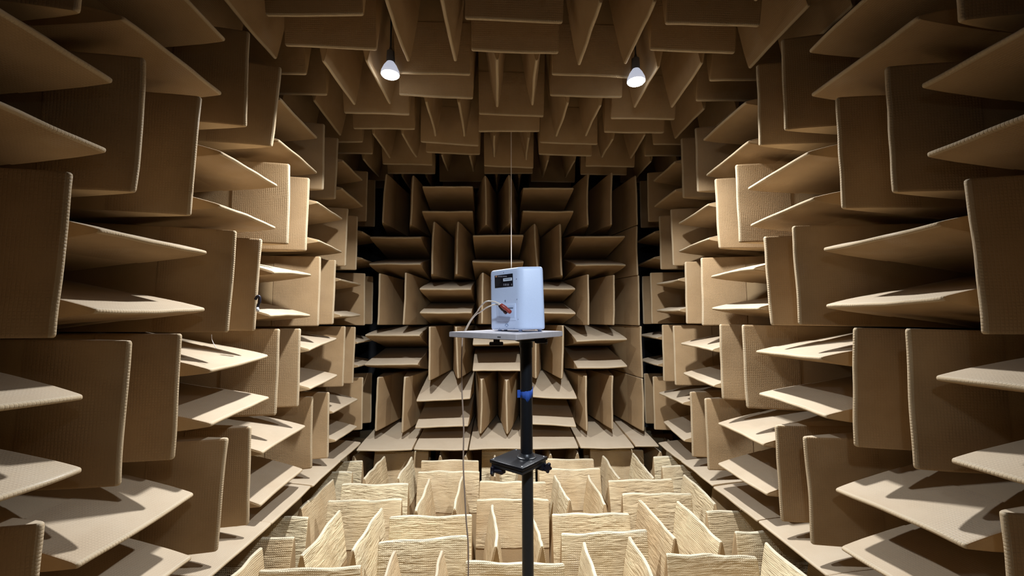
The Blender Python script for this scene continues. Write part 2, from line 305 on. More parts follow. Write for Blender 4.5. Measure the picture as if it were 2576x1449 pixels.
 "FX,2,2,-1,3,0,2,2,0,1;FY,2,-1,-1,0,-3,-4,0,0,-1;FY,2,-1,1,-1,-2,-3,0,1,1;FY,2,1,-1,0,2,4,-6,1,0;FY,2,1,1,0,0,-1,-2,1,0;FY,2,-3,1,0,0,0,3,2,0;"
 "FY,2,3,-1,-2,0,-2,-1,0,-1;FX,3,-3,1,0,0,0,-1,0,1;FX,3,-3,-1,0,0,0,-1,0,1;FX,1,-3,1,-1,0,1,-2,0,1;FX,1,-3,-1,2,1,0,4,2,1;FX,1,3,1,-5,2,-1,-3,1,0;"
 "FX,1,3,-1,3,-2,0,2,-1,0;FX,3,3,1,3,0,2,2,0,1;FX,3,3,-1,-1,2,3,-1,1,2;FY,1,-2,-1,1,-2,-3,1,-1,-1;FY,1,-2,1,2,0,-1,4,1,0;FX,1,-1,1,-4,-1,0,0,0,0;"
 "FX,1,-1,-1,-2,-3,-4,-2,0,0;FX,1,1,1,-1,0,0,-2,0,-1;FX,1,1,-1,4,0,0,4,0,2;FY,1,0,-1,6,1,1,-1,1,1;FY,1,0,1,4,0,0,2,-7,-11;FY,1,2,-1,1,3,4,-4,4,4;"
 "FY,1,2,1,2,0,1,-2,2,2;FX,0,-2,1,-7,-5,-1,-13,-4,0;FX,0,0,1,-1,0,0,0,-2,-2;FX,0,2,1,9,0,4,-1,0,-1;FY,0,-1,-1,-1,-1,-1,-2,-1,-1;"
 "FY,0,-1,1,-1,0,0,-2,-1,-1;FY,0,1,-1,0,1,2,-1,2,3;FY,0,1,1,2,2,4,2,4,7;FY,0,-3,1,4,4,2,6,6,3;")
# the three hundred wedges that show largest are single things, all others are gathered in one object
SHOWN = set("""BH,-1,-2,-1 BH,-1,-2,1 BH,-1,0,-1 BH,-1,2,-1 BH,-1,2,1 BH,-2,-1,-1 BH,-2,-1,1 BH,-2,1,-1 BH,-2,1,1 BH,0,-1,-1 BH,0,-1,1 BH,0,1,-1 BH,0,1,1 BH,1,-2,-1 BH,1,-2,1 BH,1,0,-1 BH,1,0,1 BH,1,2,-1 BH,1,2,1 BH,2,-1,-1 BH,2,-1,1 BH,2,1,-1 BH,2,1,1 BS,-1,3,0 BS,-2,3,0 BS,0,3,0 BS,1,3,0 BS,2,3,0 BT,-3,-1,0 BT,-3,-2,0 BT,-3,0,0 BT,-3,1,0 BT,-3,2,0 BT,-3,3,0 BV,-1,-1,-1 BV,-1,-1,1 BV,-1,1,1 BV,-2,-2,-1 BV,-2,-2,1 BV,-2,0,-1 BV,-2,0,1 BV,-2,2,-1 BV,-2,2,1 BV,0,-2,-1 BV,0,-2,1 BV,0,0,-1 BV,0,2,-1 BV,0,2,1 BV,1,-1,-1 BV,1,-1,1 BV,1,1,-1 BV,1,1,1 BV,2,-2,-1 BV,2,-2,1 BV,2,0,-1 BV,2,0,1 BV,2,2,-1 BV,2,2,1 CX,0,-2,-1 CX,0,-2,1 CX,0,0,-1 CX,0,0,1 CX,0,2,-1 CX,0,2,1 CX,1,-1,-1 CX,1,-1,1 CX,1,-3,-1 CX,1,-3,1 CX,1,1,-1 CX,1,1,1 CX,1,3,-1 CX,1,3,1 CX,2,-2,-1 CX,2,-2,1 CX,2,0,-1 CX,2,0,1 CX,2,2,-1 CX,2,2,1 CX,3,-1,-1 CX,3,-1,1 CX,3,-3,-1 CX,3,-3,1 CX,3,1,-1 CX,3,1,1 CX,3,3,-1 CX,3,3,1 CX,4,-2,-1 CX,4,-2,1 CX,4,0,-1 CX,4,2,-1 CX,4,2,1 CX,5,-1,-1 CX,5,-3,-1 CX,5,1,-1 CY,0,-1,-1 CY,0,-1,1 CY,0,-3,-1 CY,0,-3,1 CY,0,1,-1 CY,0,1,1 CY,0,3,-1 CY,0,3,1 CY,1,-2,-1 CY,1,-2,1 CY,1,0,-1 CY,1,0,1 CY,1,2,-1 CY,1,2,1 CY,2,-1,-1 CY,2,-1,1 CY,2,-3,-1 CY,2,-3,1 CY,2,1,-1 CY,2,1,1 CY,2,3,-1 CY,2,3,1 CY,3,-2,-1 CY,3,-2,1 CY,3,2,-1 CY,3,2,1 CY,4,-3,1 CY,4,3,-1 FX,0,-2,1 FX,0,0,1 FX,0,2,1 FX,1,-1,-1 FX,1,-1,1 FX,1,-3,-1 FX,1,-3,1 FX,1,1,-1 FX,1,1,1 FX,1,3,-1 FX,1,3,1 FX,2,-2,-1 FX,2,-2,1 FX,2,0,-1 FX,2,0,1 FX,2,2,-1 FX,2,2,1 FX,3,-1,-1 FX,3,-1,1 FX,3,-3,-1 FX,3,-3,1 FX,3,1,-1 FX,3,1,1 FX,3,3,-1 FX,3,3,1 FX,4,-2,-1 FX,4,0,-1 FX,4,2,-1 FY,0,-3,1 FY,0,1,-1 FY,0,1,1 FY,0,3,-1 FY,1,-2,-1 FY,1,-2,1 FY,1,0,-1 FY,1,0,1 FY,1,2,-1 FY,1,2,1 FY,2,-1,-1 FY,2,-1,1 FY,2,-3,1 FY,2,1,-1 FY,2,1,1 FY,2,3,-1 FY,3,-2,-1 FY,3,-2,1 FY,3,2,-1 FY,3,2,1 LH,-1,1,-1 LH,-1,1,1 LH,-1,3,-1 LH,-1,3,1 LH,-1,5,-1 LH,-1,5,1 LH,-2,2,-1 LH,-2,2,1 LH,-2,4,-1 LH,-2,4,1 LH,-2,6,-1 LH,-2,6,1 LH,0,2,-1 LH,0,2,1 LH,0,4,-1 LH,0,4,1 LH,1,1,-1 LH,1,1,1 LH,1,3,-1 LH,1,3,1 LH,1,5,-1 LH,1,5,1 LH,2,2,-1 LH,2,2,1 LH,2,4,-1 LH,2,4,1 LH,2,6,-1 LH,2,6,1 LS,-3,0,0 LS,-3,1,0 LS,-3,2,0 LS,-3,3,0 LV,-1,2,-1 LV,-1,2,1 LV,-1,4,-1 LV,-1,4,1 LV,-1,6,-1 LV,-1,6,1 LV,-2,1,1 LV,-2,3,-1 LV,-2,3,1 LV,-2,5,-1 LV,-2,5,1 LV,-2,7,-1 LV,-2,7,1 LV,0,1,1 LV,0,3,-1 LV,0,3,1 LV,0,5,-1 LV,0,5,1 LV,0,7,-1 LV,0,7,1 LV,1,2,-1 LV,1,2,1 LV,1,4,-1 LV,1,4,1 LV,1,6,-1 LV,1,6,1 LV,2,1,1 LV,2,3,-1 LV,2,3,1 LV,2,5,-1 LV,2,5,1 LV,2,7,-1 LV,2,7,1 RH,-1,1,-1 RH,-1,1,1 RH,-1,3,-1 RH,-1,3,1 RH,-1,5,-1 RH,-1,5,1 RH,-2,2,-1 RH,-2,2,1 RH,-2,4,-1 RH,-2,4,1 RH,-2,6,-1 RH,-2,6,1 RH,0,2,-1 RH,0,2,1 RH,0,4,-1 RH,0,4,1 RH,1,1,-1 RH,1,1,1 RH,1,3,-1 RH,1,3,1 RH,1,5,-1 RH,1,5,1 RH,2,2,-1 RH,2,2,1 RH,2,4,-1 RH,2,4,1 RH,2,6,-1 RH,2,6,1 RS,-3,0,0 RS,-3,1,0 RS,-3,2,0 RS,-3,3,0 RV,-1,2,-1 RV,-1,2,1 RV,-1,4,-1 RV,-1,4,1 RV,-1,6,-1 RV,-1,6,1 RV,-2,1,1 RV,-2,3,-1 RV,-2,3,1 RV,-2,5,-1 RV,-2,5,1 RV,-2,7,-1 RV,-2,7,1 RV,0,1,1 RV,0,3,-1 RV,0,3,1 RV,0,5,-1 RV,0,5,1 RV,0,7,-1 RV,0,7,1 RV,1,2,-1 RV,1,2,1 RV,1,4,-1 RV,1,4,1 RV,1,6,-1 RV,1,6,1 RV,2,1,1 RV,2,3,-1 RV,2,3,1 RV,2,5,-1 RV,2,5,1 RV,2,7,-1 RV,2,7,1""".split())
OFF = {}
for rec in TABLE.split(';'):
    if rec:
        q = rec.split(','); OFF[','.join(q[:4])] = [float(v)/100 for v in q[4:]]

DEPTH = {'L': 4.41-XL, 'R': 4.73-XR, 'B': 9.79-DB, 'C': 1.6, 'F': 1.6}
NX = 18
FX = [0, 0.008, 0.022] + [0.022+0.956*q/12 for q in range(1, 12)] + [0.978, 0.992, 1]
NX = len(FX)
def wedge_parts(key, half, e1, e2, rng, wavy, length, baseT):
    """Local axes: X along the edge, Y across, Z out of the wall (tip at z=length). Everything in metres."""
    tipT, seam = 0.030*S, 0.60*S
    Ln = length*S; taper = 1.43*S; baseT *= S
    a1, p1 = rng.uniform(4, 9), rng.uniform(0, 6.3); a2, p2 = rng.uniform(10, 20), rng.uniform(0, 6.3)
    amp = wavy*S; bend = rng.uniform(-0.012, 0.012)*S
    def T(d): return tipT + (baseT-tipT)*min(1.0, d/taper)
    def point(i, d, side, grow=0.0):
        f = i/(NX-1)
        f = FX[i]
        x = (f*2-1)*half
        wgt = max(0.0, 1-d/taper)**1.15
        ex = e1*(1-f)+e2*f
        wob = amp*(0.6*math.sin(a1*x/S+p1)+0.4*math.sin(a2*x/S+p2))*wgt + bend*math.sin(math.pi*f)*wgt
        hz = amp*0.5*math.sin(a2*0.7*x/S+p2)*wgt
        edge = min(i, NX-1-i)
        z = Ln - d
        if edge < 2 and d < 0.03*S: z -= (0.013 if edge == 0 else 0.004)*S*(1-d/(0.03*S))
        y = side*(T(d)/2+grow) + ex.y*wgt + wob
        if edge == 0: y = side*(T(d)/2+grow-0.004*S) + ex.y*wgt + wob
        return (x*(1+0.0) + ex.x*wgt, y, z + ex.z*wgt + hz)
    # sleeve section: from seam on +Y up over the rounded tip and down on -Y
    g = 0.005
    prof = [(seam, 1, g*0.7), (0.45*S, 1, g), (0.32*S, 1, g), (0.2*S, 1, g), (0.11*S, 1, g*.6), (0.045*S, 1, 0.001), (0.020*S, 1.0, 0), (0.009*S, 0.92, 0), (0.002*S, 0.6, 0), (0, 0.0, 0)]
    prof = prof + [(d, -s, gg) for d, s, gg in reversed(prof[:-1])]
    V = []; Fc = []; MI = []
    n = len(prof)
    for i in range(NX):
        for d, s, gg in prof: V.append(point(i, d, s, gg))
    for i in range(NX-1):
        for k in range(n-1):
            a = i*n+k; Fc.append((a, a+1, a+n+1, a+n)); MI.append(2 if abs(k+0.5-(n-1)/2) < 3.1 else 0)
        Fc.append((i*n+n-1, i*n, (i+1)*n, (i+1)*n+n-1)); MI.append(1)
    Fc.append(tuple(range(n-1, -1, -1))); MI.append(1)
    Fc.append(tuple((NX-1)*n+k for k in range(n))); MI.append(1)
    sleeve = (V, Fc, MI)
    V = []; Fc = []; MI = []
    prof = [(Ln, 1), (taper, 1), (1.1*S, 1), (0.85*S, 1), (seam+0.0005, 1), (seam+0.0005, -1), (0.85*S, -1), (1.1*S, -1), (taper, -1), (Ln, -1)]
    n = len(prof)
    for i in range(NX):
        for d, s in prof: V.append(point(i, d, s, 0))
    for i in range(NX-1):
        for k in range(n):
            Fc.append((i*n+k, i*n+(k+1) % n, (i+1)*n+(k+1) % n, (i+1)*n+k)); MI.append(0)
    Fc.append(tuple(range(n-1, -1, -1))); MI.append(0)
    Fc.append(tuple((NX-1)*n+k for k in range(n))); MI.append(0)
    return sleeve, (V, Fc, MI)

NORMAL = {'L': Vector((1, 0, 0)), 'R': Vector((-1, 0, 0)), 'B': Vector((0, -1, 0)), 'C': Vector((0, 0, -1)), 'F': Vector((0, 0, 1))}
GROUPS = {'L': 'acoustic wedges on the left wall', 'R': 'acoustic wedges on the right wall', 'B': 'acoustic wedges on the back wall',
          'C': 'acoustic wedges hanging from the ceiling', 'F': 'acoustic wedges standing on the floor'}
hidden_V, hidden_F, hidden_M = [], [], []

def wedge(key, tip, along, label, half=0.493, thick=0.484):
    wl = key[0]; n = NORMAL[wl]; a = Vector(along); t = n.cross(a)
    R = Matrix((a, t, n)).transposed()
    rng = random.Random(key)
    e = OFF.get(key)
    if e: e1, e2 = Vector(e[:3]), Vector(e[3:])
    else:
        e1 = Vector([rng.uniform(-.012, .012) for _ in range(3)]); e2 = Vector([rng.uniform(-.012, .012) for _ in range(3)])
        if wl in 'LRB': e1.z -= 0.02; e2.z -= 0.02
    Ri = R.transposed()
    loc1, loc2 = Ri @ e1, Ri @ e2
    for q in (loc1, loc2): q.x = max(-0.035, min(0.035, q.x))
    deep = DEPTH[wl] + (0.36 if key[1] == 'T' else 0.05 if key[:2] == 'LS' else 0.0)
    wavy = 0.014 if wl == 'F' else 0.0035
    sleeve, core = wedge_parts(key, half*S, loc1*S, loc2*S, rng, wavy, deep, thick)
    base = W(*tip) - n*deep*S
    m1 = CREAM if wl == 'F' else TAN
    if key not in SHOWN:
        for V, Fc, MI in (sleeve, core):
            o0 = len(hidden_V)
            hidden_V.extend([tuple(base + R @ Vector(v)) for v in V]); hidden_F.extend([tuple(i+o0 for i in f) for f in Fc])
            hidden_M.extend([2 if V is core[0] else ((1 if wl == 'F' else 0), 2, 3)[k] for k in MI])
        return
    root = empty('acoustic_wedge', base); root.rotation_euler = R.to_euler()
    tag(root, label, 'acoustic wedge', GROUPS[wl])
    root['_k'] = key
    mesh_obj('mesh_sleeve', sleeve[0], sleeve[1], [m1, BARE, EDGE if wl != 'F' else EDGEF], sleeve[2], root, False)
    mesh_obj('fiberglass_core', core[0], core[1], [BARE], None, root, False)
    for ch in root.children:
        me = ch.data
        me.polygons.foreach_set('use_smooth', [True]*len(me.polygons)); me.set_sharp_from_angle(angle=math.radians(50))

ORD = ['lowest', 'second', 'third', 'fourth', 'fifth', 'sixth', 'seventh', 'eighth', 'ninth', 'tenth']
NTH = ['first', 'second', 'third', 'fourth', 'fifth', 'sixth', 'seventh', 'eighth', 'ninth', 'tenth', 'eleventh', 'twelfth']
SS, HH = 0.247, 0.5
def rowname(r): return 'lowest paired row' if r == -2 else NTH[r+2] + ' paired row up'
# side walls
for wl in 'LR':
    X = -XL if wl == 'L' else XR; y0 = 1.2409 if wl == 'L' else 1.1831; nm = 'left' if wl == 'L' else 'right'
    for r in range(-2, 3):
        for k in range(-3, 8):
            zc = -0.1132 + r + 0.5; col = NTH[7-k]
            vert = (r+k) % 2 == 1 if r % 2 == 0 else (r+k) % 2 == 1
            for s in (-1, 1):
                if vert:
                    wedge(f'{wl}V,{r},{k},{s}', (X, y0+k+s*SS, zc), (0, 0, 1),
                          f"{'farther' if s > 0 else 'nearer'} vertical wedge of a pair, {nm} wall, {rowname(r)}, {col} column from back")
                else:
                    wedge(f'{wl}H,{r},{k},{s}', (X, y0+k, zc+s*SS), (0, 1, 0),
                          f"{'upper' if s > 0 else 'lower'} horizontal wedge of a pair, {nm} wall, {rowname(r)}, {col} column from back")
    # single row of flat wedges along the floor
    yb = 7.83 if wl == 'L' else 7.80
    for k in range(0, 9):
        wedge(f'{wl}S,-3,{k},0', ((X+0.05 if wl == 'L' else X-0.0), yb-0.5-k, -2.245 if wl == 'L' else -2.31), (0, 1, 0),
              f"single horizontal wedge in the bottom strip of the {nm} wall, {NTH[k]} from back corner", thick=0.25)
# back wall
xB, zB = -0.0613, -0.1493
for r in range(-2, 3):
    for k in range(-2, 3):
        zc = zB + r + 0.5
        vert = (r+k) % 2 == 0
        for s in (-1, 1):
            if vert:
                wedge(f'BV,{r},{k},{s}', (xB+k+s*SS, DB, zc), (0, 0, 1),
                      f"{'right' if s > 0 else 'left'} vertical wedge of a pair, back wall, {rowname(r)}, {NTH[k+2]} column from left")
            else:
                wedge(f'BH,{r},{k},{s}', (xB+k, DB, zc+s*SS), (1, 0, 0),
                      f"{'upper' if s > 0 else 'lower'} horizontal wedge of a pair, back wall, {rowname(r)}, {NTH[k+2]} column from left")
    wedge(f'BS,{r},3,0', (2.71+(0.03 if r < -0 else 0), DB, zB+r+0.5), (0, 0, 1),
          f"single vertical wedge in the far right column of the back wall, {rowname(r)}")
for k in range(-2, 4):
    wedge(f'BT,-3,{k},0', (xB+k if k < 3 else 2.68, 7.62, -2.325), (1, 0, 0), f"single horizontal wedge in the bottom strip of the back wall, {NTH[k+2]} from left", half=0.488 if k < 3 else 0.22, thick=0.25)
# ceiling and floor
for wl, Z, y0, x0, rows in (('C', ZC, 4.1782, 0.1777, range(-6, 6)), ('F', ZF, 4.1356, 0.1559, range(-6, 6))):
    for j in rows:
        for k in range(-4, 5):
            lengthwise = (j+k) % 2 == 1
            bay = ('centre column' if k == 0 else f"{NTH[abs(k)-1]} column {'right' if k > 0 else 'left'} of centre")
            rn = f"{NTH[5-j]} row from back"
            st = 'ceiling wedge' if wl == 'C' else 'floor wedge'
            for s in (-1, 1):
                if lengthwise:
                    wedge(f'{wl}Y,{j},{k},{s}', (x0+k+s*SS, y0+j, Z), (0, 1, 0),
                          f"{'right' if s > 0 else 'left'} lengthwise {st} of a pair, {rn}, {bay}")
                else:
                    wedge(f'{wl}X,{j},{k},{s}', (x0+k, y0+j+s*SS, Z), (1, 0, 0),
                          f"{'farther' if s > 0 else 'nearer'} crosswise {st} of a pair, {rn}, {bay}")
if hidden_F:
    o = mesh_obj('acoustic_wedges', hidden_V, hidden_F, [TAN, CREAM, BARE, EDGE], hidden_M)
    tag(o, 'tan acoustic wedges filling the unseen rest of the chamber lining', 'acoustic wedges', None, 'stuff')

# ------------------------------------------------------------------ lamps
def lamp(x, y, z, watts, col, spread, tilt, label, cord_top=ZC+DEEP):
    root = empty('pendant_lamp', W(x, y, z)); tag(root, label, 'lamp', 'bare reflector bulbs hanging from the ceiling')
    R = 0.067
    head = root
    if tilt: root.rotation_euler = (math.radians(tilt), 0, 0)
    bm = bmesh.new(); lathe(bm, [(R*0.99, 0.004), (R*1.03, 0.012), (R*0.98, 0.03), (R*0.72, 0.07), (R*0.42, 0.10), (R*0.34, 0.12)])
    bm_obj('bulb', bm, emit('lamp_shell_glow', (0.75, 0.82, 1.0), 0.55), root, angle=40)
    bm = bmesh.new(); lathe(bm, [(R*0.5, -0.0055), (R*0.9, -0.003), (R*0.99, 0.004), (R*0.9, 0.006)])
    bm_obj('lens', bm, emit('lamp_glow', col, 60.0 if watts > 50 else 20.0), root, angle=60)
    bm = bmesh.new(); lathe(bm, [(R*0.42, 0.10), (R*0.46, 0.115), (R*0.42, 0.185), (0.012, 0.20), (0.008, 0.22)])
    bm_obj('socket', bm, SOCKM, root, angle=40)
    Ri = Matrix.Rotation(-math.radians(tilt), 3, 'X'); a0 = Vector((0, 0, 0.21))
    bm = bmesh.new(); add_cyl(bm, a0, a0 + Ri @ Vector((0, 0, (cord_top-z)*S-0.215)), 0.0065, seg=10)
    bm_obj('cord', bm, CORDM, root, smooth=True)
    ld = bpy.data.lights.new('lamp_light', 'AREA'); ld.shape = 'DISK'; ld.size = R*1.9; ld.energy = watts; ld.color = col; ld.spread = math.radians(spread)
    lo = bpy.data.objects.new('lamp_light', ld); link(lo, root); lo.location = (0, 0, -0.012)
names = ['glowing white reflector bulb on a dark cord, left of the two', 'glowing white reflector bulb on a dark cord, right of the two',
         'added unseen fill bulb, cool white, on a long cord aimed at the loudspeaker']
for a, nm in zip(LAMPS, names): lamp(*a, nm)

# ------------------------------------------------------------------ thin wire hanging behind the loudspeaker
root = empty('hanging_wire', W(0.186, 6.65, 0.80)); tag(root, 'thin pale wire hanging straight down from the ceiling behind the loudspeaker', 'wire')
bm = bmesh.new(); add_tube(bm, [(0, 0, 0), (0.001, 0, 0.7), (0.002, 0, 1.32), (0.0, 0, (ZC+DEEP-0.80)*S)], 0.0042, 8); bm_obj('strand', bm, STRINGM, root, smooth=True)
bm = bmesh.new(); lathe(bm, [(0.004, -0.06), (0.011, -0.055), (0.012, -0.012), (0.005, 0.0)], seg=16); bm_obj('weight', bm, STEEL, root, angle=40)

# ------------------------------------------------------------------ stand, board, loudspeaker
H0 = EYE*S
PX, PY = 0.083, 1.32
stand = empty('speaker_stand', (PX, PY, H0-3.55*S)); tag(stand, 'black pole stand with a square clamp plate halfway up, carrying the white loudspeaker', 'stand')
ox, oy, oz = PX, PY, H0-3.55*S
def Lc(x, y, z): return Vector((x-ox, y-oy, z-oz))     # metres relative to eye level -> stand local
PZ = H0-0.432
bm = bmesh.new(); add_cyl(bm, Lc(PX+0.002, PY, oz), Lc(PX+0.002, PY, PZ-0.018), 0.0178, seg=32); lp = bm_obj('lower_pole', bm, BLACKM, stand, angle=40)
bm = bmesh.new(); add_cyl(bm, Lc(PX, PY, PZ-0.004), Lc(PX, PY, H0-0.075), 0.0192, seg=32)
up = bm_obj('upper_pole', bm, BLACK, stand, angle=40)
pc = (0.0585, 1.314); pr = math.atan2(1.225-1.304, 0.067+0.027)
bm = bmesh.new(); add_box(bm, Lc(pc[0], pc[1], PZ-0.005), (0.126, 0.131, 0.010), pr, 0.0012); pl = bm_obj('clamp_plate', bm, BLACK, stand, angle=40)
bm = bmesh.new(); add_box(bm, Lc(pc[0], pc[1], PZ-0.0160), (0.119, 0.124, 0.012), pr, 0.002)
bm_obj('under_plate', bm, BLACKM, stand, angle=40)
bm = bmesh.new(); lathe(bm, [(0.030, 0.0), (0.030, 0.003), (0.024, 0.006), (0.0205, 0.014)], Matrix.Translation(Lc(PX, PY, PZ)))
bm_obj('pole_flange', bm, BLACKM, stand, angle=40)
ca, sa = math.cos(pr), math.sin(pr)
for sx, sy in ((-1, -1), (-1, 1), (1, -1), (1, 1)):
    x = pc[0]+ca*sx*0.054-sa*sy*0.056; y = pc[1]+sa*sx*0.054+ca*sy*0.056
    bm = bmesh.new(); lathe(bm, [(0.0026, 0.0), (0.0024, 0.0012), (0.001, 0.0018)], Matrix.Translation(Lc(x, y, PZ)), 12)
    bm_obj('screw', bm, STEEL, pl, angle=50)
def knob(px, py, pz, ang, small=1.0, parent=stand):
    bm = bmesh.new()
    M = Matrix.Translation(Lc(px, py, pz)) @ Matrix.Rotation(ang, 4, 'Z') @ Matrix.Rotation(math.radians(90), 4, 'Y')
    r = 0.013*small
    seg = 30; prof = [(0.35, 0.0), (1.0, 0.003), (1.05, 0.007), (1.0, 0.011), (0.4, 0.013)]
    rings = []
    for q, z in prof:
        rings.append([bm.verts.new(M @ Vector((r*q*(1+0.22*math.cos(5*2*math.pi*i/seg))*math.cos(2*math.pi*i/seg), r*q*(1+0.22*math.cos(5*2*math.pi*i/seg))*math.sin(2*math.pi*i/seg), z*small))) for i in range(seg)])
    for a, b in zip(rings, rings[1:]):
        for i in range(seg): bm.faces.new((a[i], a[(i+1) % seg], b[(i+1) % seg], b[i]))
    bm.faces.new(list(reversed(rings[0]))); bm.faces.new(rings[-1])
    add_cyl(bm, M @ Vector((0, 0, -0.022*small)), M @ Vector((0, 0, 0.002)), 0.006*small, seg=16)
    return bm_obj('knob', bm, KNOBM, parent, angle=40)
# clamp blocks below the plate with their knobs
def clampblock(px, py, pz, ang):
    bm = bmesh.new(); add_box(bm, Lc(px, py, pz), (0.030, 0.022, 0.020), ang, 0.003); return bm_obj('clamp_block', bm, KNOBM, stand, angle=40)
clampblock(0.0, 1.300, PZ-0.030, pr); knob(-0.016, 1.292, PZ-0.030, math.pi+pr+0.5)
clampblock(0.128, 1.320, PZ-0.028, pr); knob(0.142, 1.312, PZ-0.028, pr-0.3)
# head under the board
BZ = H0-0.0425
bm = bmesh.new(); lathe(bm, [(0.0215, -0.050), (0.0215, -0.034), (0.034, -0.030), (0.034, -0.022)], Matrix.Translation(Lc(PX, PY, BZ)))
bm_obj('head_flange', bm, BLACK, stand, angle=40)
bm = bmesh.new(); add_box(bm, Lc(0.058, 1.322, BZ-0.0215), (0.13, 0.13, 0.006), pr, 0.001); bm_obj('head_plate', bm, BLACK, stand, angle=40)
bm = bmesh.new(); add_box(bm, Lc(-0.010, 1.262, BZ-0.0225), (0.019, 0.03, 0.014), 0, 0.001)
add_box(bm, Lc(-0.011, 1.258, BZ-0.0350), (0.042, 0.022, 0.0115), 0, 0.003); bm_obj('clamp_bar', bm, KNOBM, stand, angle=40)
bm = bmesh.new(); add_box(bm, Lc(0.1235, 1.285, BZ-0.0265), (0.028, 0.03, 0.018), 0.1, 0.002); bm_obj('clamp_block', bm, KNOBM, stand, angle=40)
knob(0.139, 1.283, BZ-0.030, 0.0, 0.62)
# blue tape round the upper pole
tb = empty('blue_tape', (PX, PY, H0-0.238)); tag(tb, 'torn strip of blue masking tape wrapped round the black pole', 'tape')
V = []; Fc = []; n = 40; rt = 0.0205
rng = random.Random(5)
tops = []; bots = []
for i in range(n+1):
    a = 2*math.pi*i/n; f = (math.sin(a-0.9))
    top = 0.0125 + 0.004*math.sin(a*1.0+1.2) + rng.uniform(-.0008, .0008)
    bot = -0.011 + rng.uniform(-.0012, .0012)
    # torn tongue hanging at the front of the pole (-Y, slightly right)
    da = ((a-(-math.pi/2+0.12)+math.pi) % (2*math.pi))-math.pi
    bot -= 0.016*max(0, 1-abs(da)/0.35)
    da = ((a-(0.1)+math.pi) % (2*math.pi))-math.pi
    top += 0.006*max(0, 1-abs(da)/0.3)
    rr_ = rt + 0.0012*math.sin(5*a)
    for z, r in ((bot, rr_), (top, rr_), (top, rr_-0.0012), (bot, rr_-0.0012)): V.append((r*math.cos(a), r*math.sin(a), z))
for i in range(n):
    for k in range(4): Fc.append((i*4+k, (i+1)*4+k, (i+1)*4+(k+1) % 4, i*4+(k+1) % 4))
mesh_obj('tape_band', V, Fc, TAPEM, None, tb, True)
bm = bmesh.new(); add_box(bm, (-0.024, -0.004, 0.001), (0.010, 0.0015, 0.024), 0.3, 0.0005); bm_obj('tape_end', bm, TAPEM, tb)

# board (a diamond seen corner on)
board = empty('plywood_board', (0.0215, 1.3235, BZ-0.0165)); tag(board, 'pale grey square plywood board set corner forward under the white loudspeaker', 'board')
cor = [(-0.160, 1.312), (0.0425, 1.087), (0.203, 1.336), (-0.0075, 1.561)]
bm = bmesh.new()
lo = [bm.verts.new((x-0.0215, y-1.3235, 0)) for x, y in cor]; hi = [bm.verts.new((x-0.0215, y-1.3235, 0.0165)) for x, y in cor]
bm.faces.new(list(reversed(lo))); bm.faces.new(hi)
for i in range(4): bm.faces.new((lo[i], lo[(i+1) % 4], hi[(i+1) % 4], hi[i]))
bmesh.ops.bevel(bm, geom=list(bm.edges), offset=0.0015, segments=2, affect='EDGES')
bm_obj('panel', bm, BOARDM, board, angle=40)
bm = bmesh.new(); e0 = Vector((-0.160, 1.312, 0)); e1 = Vector((0.0425, 1.087, 0)); dd = (e1-e0).normalized()
mid = e0.lerp(e1, 0.78); nn = Vector((dd.y, -dd.x, 0))
add_box(bm, Vector((mid.x-0.0215, mid.y-1.3235, 0.0075)) + nn*0.0002, (0.013, 0.0012, 0.0022), math.atan2(dd.y, dd.x)); bm_obj('edge_mark', bm, FAINTM, board)

# loudspeaker
ROT = Matrix.Rotation(math.radians(-1.6), 4, 'Y')
spz = BZ+0.006
spk = empty('loudspeaker', (0.06, 1.36, spz)); tag(spk, 'small white loudspeaker seen from behind, standing on the grey board', 'loudspeaker')
spk.rotation_euler = (0, math.radians(-1.2), 0)
foot = [(-0.0285, 1.360), (0.066, 1.262), (0.1385, 1.268), (0.140, 1.385), (-0.005, 1.490)]
SH = 0.1945
bm = bmesh.new()
def rounded(poly, rads, seg=6):
    out = []
    n = len(poly)
    for i in range(n):
        p = Vector(poly[i]); a = Vector(poly[i-1]); b = Vector(poly[(i+1) % n])
        da = (a-p).normalized(); db = (b-p).normalized(); r = rads[i]
        for k in range(seg+1):
            t = k/seg
            q0 = p+da*r; q2 = p+db*r
            out.append(q0*(1-t)**2 + p*2*t*(1-t) + q2*t*t)
    return out
poly = rounded(foot, [0.007, 0.018, 0.010, 0.012, 0.012])
def inset(poly, d):
    c = sum((Vector(p) for p in poly), Vector((0, 0)))/len(poly)
    return [p + (c-p).normalized()*d for p in poly]
levels = [(0.0, 0.007), (0.0015, 0.003), (0.005, 0.0005), (0.010, 0.0), (SH-0.012, 0.0015), (SH-0.005, 0.003), (SH-0.0015, 0.006), (SH, 0.010)]
rings = []
for z, d in levels:
    rings.append([bm.verts.new((p.x-0.06, p.y-1.36, z)) for p in inset(poly, d)])
for a, b in zip(rings, rings[1:]):
    for i in range(len(a)): bm.faces.new((a[i], a[(i+1) % len(a)], b[(i+1) % len(a)], b[i]))
bm.faces.new(list(reversed(rings[0]))); bm.faces.new(rings[-1])
bm_obj('cabinet', bm, WHITEP, spk, angle=35)
